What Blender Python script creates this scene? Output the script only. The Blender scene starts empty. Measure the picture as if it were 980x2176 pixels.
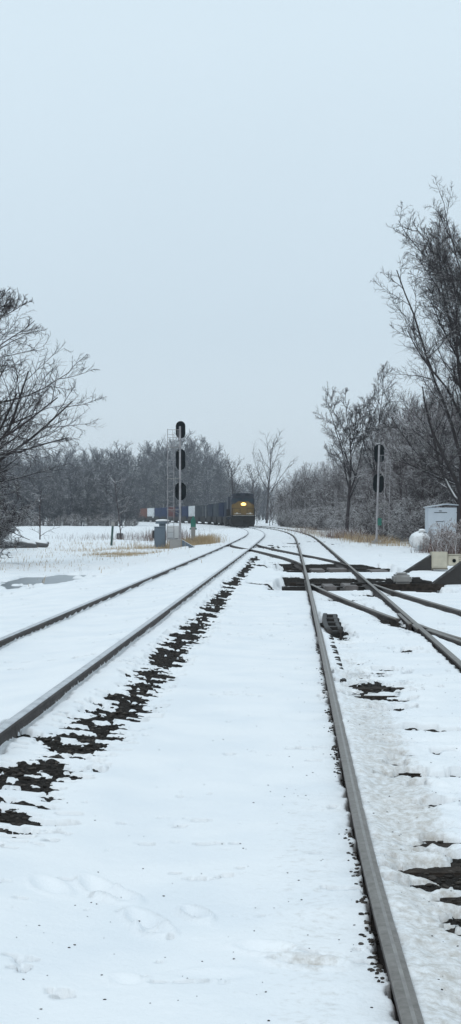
import bpy, bmesh, math, random
import numpy as np
from mathutils import Vector, Matrix
C = bpy.context.scene.collection
rad = math.radians
RS = np.random.RandomState

# ------------------------------------------------------------------ materials
def newmat(name):
    m = bpy.data.materials.new(name); m.use_nodes = True
    nt = m.node_tree; b = nt.nodes['Principled BSDF']
    return m, nt, b
def mat(name, col, rough=.7, metal=0, var=.25, scale=6, bump=.0, bscale=30, col2=None, emit=None, estr=0, coat=0):
    m, nt, b = newmat(name)
    N = nt.nodes; L = nt.links
    b.inputs['Roughness'].default_value = rough; b.inputs['Metallic'].default_value = metal
    if rough >= .8: b.inputs['Specular IOR Level'].default_value = .08
    tc = N.new('ShaderNodeTexCoord'); nz = N.new('ShaderNodeTexNoise')
    nz.inputs['Scale'].default_value = scale; nz.inputs['Detail'].default_value = 6
    L.new(tc.outputs['Object'], nz.inputs['Vector'])
    rp = N.new('ShaderNodeValToRGB')
    c2 = col2 if col2 else tuple(c*(1+var) for c in col)
    c1 = col if col2 else tuple(c*(1-var) for c in col)
    rp.color_ramp.elements[0].position = .3; rp.color_ramp.elements[0].color = (*c1, 1)
    rp.color_ramp.elements[1].position = .7; rp.color_ramp.elements[1].color = (*c2, 1)
    L.new(nz.outputs['Fac'], rp.inputs['Fac']); L.new(rp.outputs['Color'], b.inputs['Base Color'])
    if bump:
        n2 = N.new('ShaderNodeTexNoise'); n2.inputs['Scale'].default_value = bscale; n2.inputs['Detail'].default_value = 5
        L.new(tc.outputs['Object'], n2.inputs['Vector'])
        bp = N.new('ShaderNodeBump'); bp.inputs['Strength'].default_value = bump; bp.inputs['Distance'].default_value = .02
        L.new(n2.outputs['Fac'], bp.inputs['Height']); L.new(bp.outputs['Normal'], b.inputs['Normal'])
    if emit:
        b.inputs['Emission Color'].default_value = (*emit, 1); b.inputs['Emission Strength'].default_value = estr
    return m
SNOWC = (.87, .885, .90)
def snowy(name, col, col2, amount=1., lo=.35, hi=.7, nscale=3., rough=.85, scale=2.):
    """bark, twig or equipment surface with fresh snow lying on its upward faces"""
    m, nt, b = newmat(name); N = nt.nodes; L = nt.links
    b.inputs['Roughness'].default_value = rough; b.inputs['Specular IOR Level'].default_value = .12
    tc = N.new('ShaderNodeTexCoord')
    nz = N.new('ShaderNodeTexNoise'); nz.inputs['Scale'].default_value = scale; nz.inputs['Detail'].default_value = 4
    L.new(tc.outputs['Object'], nz.inputs['Vector'])
    mx = N.new('ShaderNodeMix'); mx.data_type = 'RGBA'
    mx.inputs['A'].default_value = (*col, 1); mx.inputs['B'].default_value = (*col2, 1)
    L.new(nz.outputs['Fac'], mx.inputs['Factor'])
    ge = N.new('ShaderNodeNewGeometry'); sx = N.new('ShaderNodeSeparateXYZ'); L.new(ge.outputs['Normal'], sx.inputs[0])
    mr = N.new('ShaderNodeMapRange'); mr.interpolation_type = 'SMOOTHSTEP'
    mr.inputs['From Min'].default_value = lo; mr.inputs['From Max'].default_value = hi
    L.new(sx.outputs['Z'], mr.inputs['Value'])
    n2 = N.new('ShaderNodeTexNoise'); n2.inputs['Scale'].default_value = nscale; n2.inputs['Detail'].default_value = 3
    L.new(tc.outputs['Object'], n2.inputs['Vector'])
    m2 = N.new('ShaderNodeMapRange'); m2.inputs['From Min'].default_value = .62-.4*amount; m2.inputs['From Max'].default_value = .75-.35*amount
    L.new(n2.outputs['Fac'], m2.inputs['Value'])
    mu = N.new('ShaderNodeMath'); mu.operation = 'MULTIPLY'; L.new(mr.outputs[0], mu.inputs[0]); L.new(m2.outputs[0], mu.inputs[1])
    fx = N.new('ShaderNodeMix'); fx.data_type = 'RGBA'; fx.inputs['B'].default_value = (*SNOWC, 1)
    L.new(mu.outputs[0], fx.inputs['Factor']); L.new(mx.outputs['Result'], fx.inputs['A'])
    L.new(fx.outputs['Result'], b.inputs['Base Color'])
    return m

def snow_ground_mat():
    m, nt, b = newmat('snow'); N = nt.nodes; L = nt.links
    b.inputs['Roughness'].default_value = .75; b.inputs['Specular IOR Level'].default_value = .25
    at = N.new('ShaderNodeAttribute'); at.attribute_name = 'dirt'
    geo = N.new('ShaderNodeNewGeometry')
    n1 = N.new('ShaderNodeTexNoise'); n1.inputs['Scale'].default_value = 22; n1.inputs['Detail'].default_value = 8; n1.inputs['Roughness'].default_value = .7
    L.new(geo.outputs['Position'], n1.inputs['Vector'])
    ad = N.new('ShaderNodeMath'); ad.operation = 'MULTIPLY_ADD'; ad.inputs[1].default_value = 1.3; ad.inputs[2].default_value = -.78
    L.new(n1.outputs['Fac'], ad.inputs[0])
    a2 = N.new('ShaderNodeMath'); a2.operation = 'ADD'; L.new(ad.outputs[0], a2.inputs[0]); L.new(at.outputs['Fac'], a2.inputs[1])
    mr = N.new('ShaderNodeMapRange'); mr.interpolation_type = 'SMOOTHSTEP'; mr.inputs['From Min'].default_value = .1; mr.inputs['From Max'].default_value = .75
    L.new(a2.outputs[0], mr.inputs['Value'])
    n2 = N.new('ShaderNodeTexNoise'); n2.inputs['Scale'].default_value = 1.3; n2.inputs['Detail'].default_value = 5
    L.new(geo.outputs['Position'], n2.inputs['Vector'])
    rp = N.new('ShaderNodeValToRGB'); rp.color_ramp.elements[0].color = (.835, .86, .885, 1); rp.color_ramp.elements[1].color = (.90, .91, .92, 1)
    rp.color_ramp.elements[0].position = .35; rp.color_ramp.elements[1].position = .6
    L.new(n2.outputs['Fac'], rp.inputs['Fac'])
    mx = N.new('ShaderNodeMix'); mx.data_type = 'RGBA'; mx.inputs['B'].default_value = (.50, .465, .42, 1)
    L.new(mr.outputs[0], mx.inputs['Factor']); L.new(rp.outputs['Color'], mx.inputs['A'])
    L.new(mx.outputs['Result'], b.inputs['Base Color'])
    n3 = N.new('ShaderNodeTexNoise'); n3.inputs['Scale'].default_value = 45; n3.inputs['Detail'].default_value = 6
    L.new(geo.outputs['Position'], n3.inputs['Vector'])
    bp = N.new('ShaderNodeBump'); bp.inputs['Strength'].default_value = .35; bp.inputs['Distance'].default_value = .012
    L.new(n3.outputs['Fac'], bp.inputs['Height']); L.new(bp.outputs['Normal'], b.inputs['Normal'])
    return m

M = {}
M['snow'] = snow_ground_mat()
M['ballast'] = mat('ballast', (.010, .009, .008), .95, 0, scale=30, bump=.9, bscale=60, col2=(.045, .040, .036))
M['stone'] = mat('stone', (.014, .013, .012), .85, scale=9, col2=(.10, .088, .078), bump=.4)
M['rail_side'] = mat('rail_side', (.040, .034, .032), .75, .2, scale=7, col2=(.085, .070, .062), bump=.3)
M['rail_worn'] = mat('rail_worn', (.15, .135, .12), .5, .4, scale=25, col2=(.25, .23, .21), bump=.1, bscale=90)
M['rail_band'] = mat('rail_band', (.20, .185, .17), .4, .5, scale=15, col2=(.31, .29, .27))
M['rail_pale'] = mat('rail_pale', (.42, .43, .45), .4, .35, scale=9, col2=(.66, .68, .70))  # pale colour for the top faces of the left track's rails
M['tie'] = mat('tie', (.020, .017, .015), .9, scale=12, col2=(.062, .050, .042), bump=.6, bscale=40)
M['iron'] = mat('iron', (.018, .017, .017), .6, .3, scale=10, col2=(.05, .045, .042), bump=.3)
M['black'] = mat('black', (.005, .008, .010), .85, 0, scale=8)
M['galv'] = mat('galv', (.24, .23, .24), .6, .2, scale=5, col2=(.36, .35, .36))
M['concrete'] = snowy('concrete', (.24, .235, .225), (.33, .32, .31), .5)
M['duct'] = snowy('duct', (.032, .031, .030), (.058, .054, .052), .2, .75, .95, 6)
M['beige'] = mat('beige', (.40, .37, .29), .55, scale=4, col2=(.52, .48, .38))
M['beige_dark'] = mat('beige_dark', (.15, .13, .10), .6, scale=4)
M['crib_cover'] = mat('crib_cover', (.13, .12, .115), .8, scale=4, col2=(.26, .24, .235))
M['cab_grey'] = snowy('cab_grey', (.10, .13, .16), (.14, .17, .2), 1., .6, .9)
M['alu'] = snowy('alu', (.40, .45, .50), (.52, .56, .60), 1., .45, .8, rough=.45)
M['white'] = snowy('white', (.62, .63, .63), (.72, .72, .72), 1., .2, .6)
M['tanklow'] = mat('tanklow', (.33, .38, .40), .5, scale=3)
M['green'] = mat('green', (.012, .13, .095), .5, scale=5)
M['dgreen'] = mat('dgreen', (.03, .07, .065), .6, scale=5)
M['navy'] = mat('navy', (.010, .014, .026), .7, .0, scale=1.5, col2=(.02, .027, .045))
M['gold'] = mat('gold', (.13, .085, .030), .8, .0, scale=2, col2=(.19, .125, .045))
M['under'] = mat('under', (.012, .012, .013), .8, scale=3, col2=(.03, .028, .026))
M['glass'] = mat('glass', (.03, .05, .07), .08, .0, scale=1)
M['lamp'] = mat('lamp', (1, .8, .4), .3, emit=(1., .62, .10), estr=9)
M['lampcore'] = mat('lampcore', (1, .9, .6), .3, emit=(1., .52, .05), estr=4)
M['steelwhite'] = mat('steelwhite', (.55, .55, .52), .5, scale=3)
M['ice'] = mat('ice', (.155, .18, .20), .28, 0, scale=.8, col2=(.22, .25, .275))
M['tan'] = mat('tan', (.30, .215, .12), .9, scale=1.2, col2=(.48, .37, .24))
M['russet'] = snowy('russet', (.085, .050, .042), (.17, .105, .085), .8, .3, .7, 3)
M['rock'] = snowy('rock', (.07, .07, .075), (.14, .14, .14), 1., .3, .6, 1.5)
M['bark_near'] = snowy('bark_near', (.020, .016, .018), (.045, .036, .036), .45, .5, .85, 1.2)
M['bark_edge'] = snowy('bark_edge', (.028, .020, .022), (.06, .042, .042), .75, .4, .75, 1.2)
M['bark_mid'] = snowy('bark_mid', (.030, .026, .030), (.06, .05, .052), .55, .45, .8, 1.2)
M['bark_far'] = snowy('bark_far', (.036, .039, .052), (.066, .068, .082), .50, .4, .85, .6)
M['bark_brush'] = snowy('bark_brush', (.036, .028, .030), (.078, .056, .055), .72, .35, .7, 1.0)
M['bark_wood'] = snowy('bark_wood', (.040, .030, .033), (.080, .060, .062), .6, .35, .75, .8)

# ------------------------------------------------------------------ helpers
def link(o, parent=None):
    C.objects.link(o)
    if parent: o.parent = parent
    return o
def tag(o, label=None, cat=None, group=None, kind=None):
    if label: o['label'] = label
    if cat: o['category'] = cat
    if group: o['group'] = group
    if kind: o['kind'] = kind
    return o
def empty(name, loc=(0, 0, 0), rz=0, **k):
    o = bpy.data.objects.new(name, None); o.location = loc; o.rotation_euler = (0, 0, rz)
    o.empty_display_size = .2
    link(o); return tag(o, **k)
class MB:
    def __init__(s): s.bm = bmesh.new(); s.mi = 0
    def _f(s, n0):
        s.bm.faces.ensure_lookup_table()
        for f in s.bm.faces[n0:]: f.material_index = s.mi
    def box(s, x0, x1, y0, y1, z0, z1, bev=0, rot=None, mi=0):
        t = bmesh.new(); bmesh.ops.create_cube(t, size=1)
        for v in t.verts: v.co = Vector((x0+(v.co.x+.5)*(x1-x0), y0+(v.co.y+.5)*(y1-y0), z0+(v.co.z+.5)*(z1-z0)))
        if bev: bmesh.ops.bevel(t, geom=t.edges[:], offset=bev, segments=2, affect='EDGES')
        s._merge(t, rot, mi); return s
    def _merge(s, t, rot=None, mi=0):
        if rot is not None: bmesh.ops.transform(t, matrix=rot, verts=t.verts[:])
        for f in t.faces: f.material_index = mi
        me = bpy.data.meshes.new('tmp'); t.to_mesh(me); t.free(); s.bm.from_mesh(me); bpy.data.meshes.remove(me)
    def rod(s, a, b, r, r2=None, n=8, mi=0):
        a = Vector(a); b = Vector(b); d = b-a; r2 = r if r2 is None else r2
        t = bmesh.new(); bmesh.ops.create_cone(t, cap_ends=True, segments=n, radius1=r, radius2=r2, depth=d.length)
        q = Vector((0, 0, 1)).rotation_difference(d.normalized()).to_matrix().to_4x4()
        s._merge(t, Matrix.Translation((a+b)/2) @ q, mi); return s
    def ball(s, c, r, sc=(1, 1, 1), sub=2, mi=0):
        t = bmesh.new(); bmesh.ops.create_icosphere(t, subdivisions=sub, radius=r)
        s._merge(t, Matrix.Translation(c) @ Matrix.Diagonal((*sc, 1)), mi); return s
    def prism(s, pts, a0, a1, axis='y', bev=0, mi=0):
        """closed outline pts in the plane across axis, extruded from a0 to a1"""
        t = bmesh.new()
        def mk(p, a): return (p[0], a, p[1]) if axis == 'y' else ((a, p[0], p[1]) if axis == 'x' else (p[0], p[1], a))
        A = [t.verts.new(mk(p, a0)) for p in pts]; B = [t.verts.new(mk(p, a1)) for p in pts]
        t.faces.new(A); t.faces.new(B[::-1]); n = len(pts)
        for i in range(n): t.faces.new((A[i], B[i], B[(i+1) % n], A[(i+1) % n]))
        bmesh.ops.recalc_face_normals(t, faces=t.faces[:])
        if bev: bmesh.ops.bevel(t, geom=t.edges[:], offset=bev, segments=2, affect='EDGES')
        s._merge(t, None, mi); return s
    def build(s, name, m, parent=None, smooth=False, loc=None):
        me = bpy.data.meshes.new(name); s.bm.to_mesh(me); s.bm.free()
        for x in (m if isinstance(m, list) else [m]): me.materials.append(x)
        if smooth: me.polygons.foreach_set('use_smooth', [True]*len(me.polygons))
        o = bpy.data.objects.new(name, me)
        if loc: o.location = loc
        return link(o, parent)
def npmesh(name, V, F, m, parent=None, smooth=False, k=4, mi=None):
    me = bpy.data.meshes.new(name); V = np.asarray(V, dtype=np.float32); F = np.asarray(F, dtype=np.int32)
    me.vertices.add(len(V)); me.vertices.foreach_set('co', V.ravel())
    me.loops.add(F.size); me.loops.foreach_set('vertex_index', F.ravel())
    me.polygons.add(len(F)); me.polygons.foreach_set('loop_start', np.arange(0, F.size, k, dtype=np.int32))
    me.polygons.foreach_set('loop_total', np.full(len(F), k, dtype=np.int32))
    if smooth: me.polygons.foreach_set('use_smooth', np.ones(len(F), dtype=bool))
    for x in (m if isinstance(m, list) else [m]): me.materials.append(x)
    if mi is not None: me.polygons.foreach_set('material_index', np.asarray(mi, dtype=np.int32))
    me.update(calc_edges=True)
    if name is None: return me
    return link(bpy.data.objects.new(name, me), parent)

def vn(x, y, seed=0):
    xi = np.floor(x).astype(np.int64); yi = np.floor(y).astype(np.int64); fx = x-xi; fy = y-yi
    fx = fx*fx*(3-2*fx); fy = fy*fy*(3-2*fy)
    def h(a, b):
        n = (a*374761393+b*668265263+seed*1442695041) & 0xffffffff
        n = ((n ^ (n >> 13))*1274126177) & 0xffffffff
        n = ((n ^ (n >> 16))*2246822519) & 0xffffffff
        return ((n ^ (n >> 15)) & 0xffff)/65535.
    return (h(xi, yi)*(1-fx)+h(xi+1, yi)*fx)*(1-fy)+(h(xi, yi+1)*(1-fx)+h(xi+1, yi+1)*fx)*fy
def fbm(x, y, s, o=4, seed=0):
    t = 0; a = .5; x = x/s; y = y/s
    for i in range(o): t = t+a*vn(x*2**i+i*17.3, y*2**i-i*9.1, seed+i); a *= .5
    return t/(1-.5**o)
def sst(a, b, x): t = np.clip((x-a)/(b-a), 0, 1); return t*t*(3-2*t)

# ------------------------------------------------------------------ where the tracks run
CAMZ = 1.74; FPX = 3200.; HOR = 1097.
SP = 3.93; HG = .754
def XR(Y):
    Y = np.asarray(Y, dtype=float)
    a = 1.10+.0435*Y-.00003*Y*Y+.042*np.exp(-((Y-4)/2.2)**2)
    s = Y-110; b = 5.522+.0369*s-s*s/2800
    return np.where(Y < 110, a, b)
def XL(Y): return XR(Y)-SP
def zR(Y): return .10+.04*sst(40, 100, np.asarray(Y, dtype=float))
def zL(Y): return .25-.06*sst(25, 90, np.asarray(Y, dtype=float))
def zT(X, Y):      # height of rail tops at any point between or beside the two tracks
    t = np.clip((XR(Y)-.75-X)/(SP-1.5), 0, 1)
    return zR(Y)+(zL(Y)-zR(Y))*t
def co(Y):         # crossover centre, from the left track (far) to the right track (near)
    t = np.clip((88-np.asarray(Y, dtype=float))/40, 0, 1)
    return XL(Y)+SP*(3*t*t-2*t**3)
def dv(Y):         # diverging track, leaving the right track towards the camera
    s = np.clip(37.5-np.asarray(Y, dtype=float), 0, None); return XR(Y)+.072*s+.0019*s*s

# ------------------------------------------------------------------ snow sheet and the ground below
rows = [-60, -35, -18, -8, -3, 0, 1.5, 2.5, 3.2, 3.7]
y = 4.0
while y < 900:
    rows.append(y); y += min(.011+y*y/4800, 9)
rows = np.array(rows)
core = np.linspace(-1, 1, 900)
tail = np.array([.004, .01, .02, .035, .055, .085, .13, .19, .27, .37, .5, .65, .82, 1.])
def grid(rw, cr):
    Y = rw[:, None]; half = 3.2+.23*np.clip(Y, 0, 400); cx = .012*np.clip(Y, 0, 200)+.4
    Xc = cx+half*cr[None, :]
    Lt = cx-half-(820-half)*tail[None, ::-1]; Rt = cx+half+(820-half)*tail[None, :]
    X = np.concatenate([Lt, Xc, Rt], 1); return X, np.broadcast_to(Y, X.shape)
def gfaces(nr, nc):
    a = (np.arange(nr-1)[:, None]*nc+np.arange(nc-1)[None, :]).ravel()
    return np.stack([a, a+1, a+nc+1, a+nc], 1)
def base_level(X, Y):
    """undisturbed snow surface before rail troughs and bare patches"""
    u = X-XR(Y); v = X-XL(Y); zl = zL(Y); zr = zR(Y); far = sst(14, 40, Y)
    zR_in = zr-.045-.03*far
    z = np.where(u > -HG, zR_in, 0)
    # between the two tracks
    t = np.clip((v-HG)/(SP-2*HG), 0, 1)
    bet = (zl-.095)*(1-sst(.05, .55, t))+(zr-.07)*sst(.05, .55, t)+.012*np.sin(t*3.1)
    z = np.where((u <= -HG) & (v >= HG), bet, z)
    # inside left track: low by left rail, banked up to right rail
    ti = np.clip((v+HG)/(2*HG), 0, 1)
    z = np.where((v < HG) & (v > -HG), zl-.095+.07*sst(.3, 1, ti), z)
    # left of left track: shoulder then field
    d = -(v+HG)
    fld = (zl-.03)+(-.20-(zl-.03))*sst(.3, 4.5, d)+.0*d
    z = np.where(v <= -HG, fld, z)
    d2 = u-HG
    z = np.where(u > HG, zR_in-.03*sst(0, 2, d2)+.0*d2, z)
    z = z+.25*sst(7, 16, u)*sst(40, 60, Y)
    # drifts
    off = sst(1.0, 4., np.maximum(np.maximum(-v, u), 0))
    z = z+(fbm(X, Y, 1.6, 3, 3)-.5)*(.035+.16*off)+(fbm(X, Y, 14, 3, 5)-.5)*.5*off*sst(20, 80, Y)
    return z
def lump(X, Y, x, y, rx, ry): return np.exp(-(((X-x)/rx)**2+((Y-y)/ry)**2))
STRIP = np.array([(7.4, -1.25), (8.25, -1.24), (8.8, -1.26), (10.1, -1.22), (10.9, -1.12), (12.1, -1.02), (13.9, -.87), (20, -.63), (26, -.36), (33.6, -.10), (45, .42), (58.8, .92), (66, 1.2)])
PATCH = [ # x, y, rx, ry, strength : melted holes between and beside the right-hand rails
 (1.40, 15.1, .26, .75, .85), (1.38, 14.3, .20, .25, .9), (1.44, 13.4, .13, .25, .55), (1.30, 11.3, .15, .07, 1.), (1.29, 10.75, .18, .07, 1.05), (1.14, 10.35, .05, .12, .8), (1.17, 9.95, .13, .07, 1.), (1.18, 9.45, .08, .06, .75), (1.52, 10.9, .12, .05, .9), (1.35, 12.6, .2, .05, .7),
 (1.10, 8.2, .13, .05, .95), (1.10, 7.88, .14, .06, 1.05), (.95, 8.6, .12, .04, .7), (1.15, 8.9, .12, .05, .8), (1.12, 7.30, .19, .12, 1.2), (1.13, 7.0, .17, .11, 1.1), (1.07, 6.72, .14, .10, 1.05), (.99, 6.4, .08, .10, .95), (1.0, 6.15, .08, .06, .8), (1.40, 7.0, .35, .5, .9), (1.10, 7.62, .13, .05, 1.), (1.62, 12.0, .3, .12, .8), (1.75, 9.8, .3, .10, .8), (1.30, 12.1, .12, .05, .7), (1.5, 13.9, .18, .08, .9), (1.70, 16.5, .25, .2, .7), (1.45, 17.5, .12, .2, .65), (2.2, 19, .2, .3, .6), (1.12, 6.0, .06, .3, .5),
 (2.62, 24.4, .14, .9, .95), (2.75, 23.2, .14, .7, .8), (2.52, 28.5, .10, 1.2, .45), (2.36, 30.2, .10, .8, .35),
 (-1.35, 11.0, .2, .25, .45), (-1.45, 10.3, .25, .2, .4), (-1.0, 9.3, .14, .14, .35), (-1.4, 9.1, .25, .14, .55), (-1.35, 8.5, .22, .22, .65), (-1.05, 10.1, .1, .15, .35),
 (1.7, 56, .5, .7, .45), (1.95, 62, .5, .5, .3),
 (1.56, 23.2, .13, 1.7, 1.1), (1.60, 21.3, .12, .25, .8), (2.3, 31, .3, .5, .7), (3.2, 33, .3, .5, .7), (.9, 38.2, .5, .5, .85), (1.1, 52.5, .5, .9, .9),
 (3.9, 94, .35, 3, .6), (2.4, 88, .4, 4, .5), (2.0, 80, .7, 2, .45), (3.0, 84, .7, 1.0, .8), (5.9, 100, .5, 1.4, .45), (6.3, 92, .4, 1.0, .4), (6.7, 84, .4, 1.0, .35),
 (-2.9, 82, 1.3, 1.2, .9), (-1.2, 84, .8, 1., .8)]
CRIB = [(34.8, 42.8, 1.25, 5.2), (46.4, 55.0, 1.5, 5.75)]
def holes(X, Y):
    n = fbm(X*.5, Y*1.1, .075, 4, 11)*.62+fbm(X*.5, Y*1.3, .36, 3, 31)*.38
    sx = np.interp(Y, STRIP[:, 0], STRIP[:, 1]); w = np.interp(Y, [7, 9, 11, 14, 20, 30, 60], [.34, .34, .32, .24, .22, .20, .18])
    den = np.interp(Y, [7.2, 8.2, 9.5, 10.6, 11.5, 14, 19, 22, 26, 32, 45, 60, 64], [0, .74, .56, .62, .90, 1.0, .98, .90, .82, .75, .75, .7, 0])
    m = np.exp(-((X-sx)/w)**2)*den
    for x, y, rx, ry, s in PATCH: m = np.maximum(m, s*np.sqrt(lump(X, Y, x, y, rx, ry)))
    # sparse pinholes in the thin snow over the ties
    u = X-XR(Y); v = X-XL(Y)
    thin = .03*np.exp(-((u-.15)/.5)**4)*(1-.4*sst(17, 30, Y))*sst(4, 8, Y)+.04*np.exp(-((v-1.15)/.35)**2)
    thinz = sst(.08, .5, m)*sst(.5, .62, 1-.0*m)
    m = np.maximum(m, thin); m = m-.3*(m < .12)
    h = sst(.0, .22, m+(n-.5)*3.3-.40)
    return h, thinz
EXTRA = []   # (function giving x(Y), Y0, Y1) of the extra rails, filled below
def snow_z(X, Y):
    z = base_level(X, Y)
    u = X-XR(Y); v = X-XL(Y)
    far = sst(16, 45, Y)
    rag = fbm(X, Y, .12, 3, 21)
    # troughs: camera side of each rail
    def trough(d, w, depth): return depth*sst(-.03, -.012, d)*(1-sst(w*.6, w, d))
    wr = .014+.085*rag*rag+.03*far
    z = z-trough(-(u+HG), wr+.01, .135)
    z = z-trough(-(u-HG), wr+.03, .14)
    z = z-trough((v-HG), wr+.05, .025)
    z = z-trough((v+HG), wr+.04, .02)
    # snow banked against the far side of each rail, to the level of the head
    z = z+.028*np.exp(-((u+HG-.07)/.09)**2)*(1-far)+.02*np.exp(-((u-HG-.07)/.08)**2)
    z = z+.025*np.exp(-((v+HG+.10)/.16)**2)+.02*np.exp(-((v-HG+.10)/.14)**2)
    for f, y0, y1 in EXTRA:
        d = X-f(Y); on = ((Y > y0) & (Y < y1))
        z = z-np.where(on, .045*np.exp(-(d/.07)**2), 0)
    # crumbly dirty snow between the right-hand rails
    z = z+.007*np.cos(2*math.pi*Y/.5)*np.exp(-(u/1.1)**6)*(1-sst(18, 32, Y))
    cr = np.exp(-((u+.35)/.45)**4)*(1-sst(16, 30, Y))
    z = z+cr*(fbm(X, Y, .07, 3, 41)-.5)*.042+cr*(fbm(X, Y, .3, 2, 43)-.5)*.05
    nr = 1-sst(9, 16, Y)
    z = z+nr*(fbm(X*.7, Y, .05, 3, 47)-.5)*.006+(fbm(X, Y*.8, .45, 3, 49)-.5)*.022*(1-sst(20, 40, Y))
    # footprints
    for x, y, rx, ry, dp in ((-.60, 6.85, .055, .13, .03), (-.50, 6.72, .06, .08, .035), (-.82, 6.80, .06, .10, .018), (-.36, 6.33, .05, .12, .03), (-.31, 6.18, .05, .06, .03), (-.15, 6.42, .04, .08, .035),
                             (.14, 5.93, .09, .06, .02), (.30, 5.75, .10, .05, .030), (-.05, 5.6, .12, .05, .008), (-.38, 5.55, .05, .05, .01)):
        dx = X-x; dy = Y-y; q = ((dx+.35*dy)/rx)**2+(dy/ry)**2
        dp *= 1.5; z = z-dp*np.exp(-q*(.7+.9*rag))+dp*.5*np.exp(-(q-2.2)**2)
    hh, tz = holes(X, Y)
    z = z-.031*tz-hh*(.042+.05*sst(12, 30, Y)+.05*(u > -HG))-.05*hh*(1-tz)
    big = fbm(X, Y*.5, .9, 3, 67)-.5
    for y0, y1, x0, x1 in CRIB:
        e = (rag-.5)*.5+big*1.1
        on = sst(y0-.12+e*.8, y0+.12+e*.8, Y)*(1-sst(y1-.05+e*1.5, y1+.05+e*1.5, Y))*sst(x0-.15+e, x0+.25+e, X)*(1-sst(x1-.2+e, x1+.1+e, X))
        z = z-.36*on
    # puddle hollow in the field on the left
    p = sst(.35, .62, lump(X, Y, -4.95, 45.5, 1.9, 4.2)*1.2+(fbm(X, Y*.5, .8, 4, 61)-.5)*1.7)
    p = p*(1-sst(4.9, 5.8, np.abs(Y-45.8)))*(1-sst(-3.6, -3.0, X))
    z = z-.16*p
    return z, hh
def ground_z(X, Y):
    z = base_level(X, Y)-.052
    z = z+(fbm(X*.7, Y, .06, 3, 71)-.5)*.060*(1-.4*sst(20, 40, Y))
    for y0, y1, x0, x1 in CRIB:
        on = sst(y0+.1, y0+.4, Y)*(1-sst(y1-.75, y1-.5, Y))*sst(x0-.3, x0, X)*(1-sst(x1, x1+.3, X))
        z = z-.26*on
    u = X-XR(Y); v = X-XL(Y)
    out = sst(1.3, 2.2, np.maximum(-v, u)); z = z-.12*out
    z = z-.04*np.exp(-((np.abs(u)-HG)/.14)**2)
    z = z-.2*(1-sst(3., 5., np.abs(Y-45.5)))*(1-sst(-3.4, -2.6, X))
    return z
co_l = lambda Y: co(Y)-HG
co_r = lambda Y: co(Y)+HG
dv_l = lambda Y: dv(Y)-HG
dv_r = lambda Y: dv(Y)+HG
EXTRA += [(co_l, 49, 87), (co_r, 49, 87), (dv_l, 3, 37), (dv_r, 3, 37)]

X, Y = grid(rows, core); Z, hh = snow_z(X, Y)
V = np.stack([X, Y, Z], -1).reshape(-1, 3)
sn = npmesh('snow_cover', V, gfaces(*X.shape), M['snow'], smooth=True); tag(sn, kind='structure')
u = X-XR(Y)
dirt = .46*np.exp(-((u+.50)/.26)**4)*(1-.8*sst(9, 24, Y))+.11*np.exp(-((u-.0)/.8)**4)+.16*np.exp(-((u+1.05)/.22)**2)*(1-sst(8, 14, Y))
dirt = dirt+.4*np.exp(-((X-.30)/.11)**2-((Y-5.76)/.07)**2)+.22*np.exp(-((X+.33)/.06)**2-((Y-6.25)/.13)**2)+.16*np.exp(-((X+.55)/.08)**2-((Y-6.8)/.13)**2)
dirt = dirt+.13*np.exp(-((u+1.3)/.6)**4)*(1-sst(7, 12, Y))
dirt = dirt+.25*np.exp(-((u-1.9)/1.1)**4)*(1-sst(30, 40, Y))+.28*sst(4, 8, -(X-XL(Y)))*fbm(X, Y, 2.5, 3, 81)*(1-sst(200, 300, Y))
at = sn.data.attributes.new('dirt', 'FLOAT', 'POINT'); at.data.foreach_set('value', np.clip(dirt, 0, 1).astype(np.float32).ravel())
X2, Y2 = grid(rows, core); Z2 = ground_z(X2, Y2)
gr = npmesh('ground', np.stack([X2, Y2, Z2], -1).reshape(-1, 3), gfaces(*X2.shape), M['ballast'], smooth=False); tag(gr, kind='structure')
# frozen puddle
pd = MB(); pd.prism([(-9.5, 40.5), (-2.6, 40.5), (-2.6, 51), (-9.5, 51)], -.30, -.245, 'z')
pd.build('frozen_puddle', M['ice']); tag(bpy.data.objects['frozen_puddle'], kind='structure')

def snow_at(x, y): return float(snow_z(np.array([[x]], dtype=float), np.array([[y]], dtype=float))[0][0, 0])

# ------------------------------------------------------------------ stones
def stones(name, P, S, m, seed, flat=.6):
    bm = bmesh.new(); bmesh.ops.create_icosphere(bm, subdivisions=1, radius=1)
    v0 = np.array([v.co[:] for v in bm.verts]); f0 = np.array([[v.index for v in f.verts] for f in bm.faces]); bm.free()
    r = RS(seed); n = len(P)
    k = 1+(r.rand(n, len(v0), 1)-.5)*.55
    sc = np.stack([1+.5*(r.rand(n)-.5), 1+.5*(r.rand(n)-.5), flat+.3*(r.rand(n)-.5)], 1)[:, None, :]*S[:, None, None]
    a = r.rand(n)*6.28; Rm = np.zeros((n, 3, 3)); Rm[:, 0, 0] = np.cos(a); Rm[:, 0, 1] = -np.sin(a); Rm[:, 1, 0] = np.sin(a); Rm[:, 1, 1] = np.cos(a); Rm[:, 2, 2] = 1
    V = np.einsum('nij,nkj->nki', Rm, v0[None]*k*sc)+P[:, None, :]
    F = (f0[None]+(np.arange(n)*len(v0))[:, None, None]).reshape(-1, 3)
    return npmesh(name, V.reshape(-1, 3), F, m, k=3)
r = RS(5)
cand_y = 6+60*r.rand(60000)**1.6; cand_x = XR(cand_y)-3.1+5.3*r.rand(60000)
hv = holes(cand_x, cand_y)[0]; keep = hv > .55
px_, py_ = cand_x[keep][:9000], cand_y[keep][:9000]
pz = ground_z(px_, py_)+.004
st = stones('ballast_stones', np.stack([px_, py_, pz], 1), .007+.016*r.rand(len(px_)), M['stone'], 6, .4); tag(st, kind='stuff')
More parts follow.
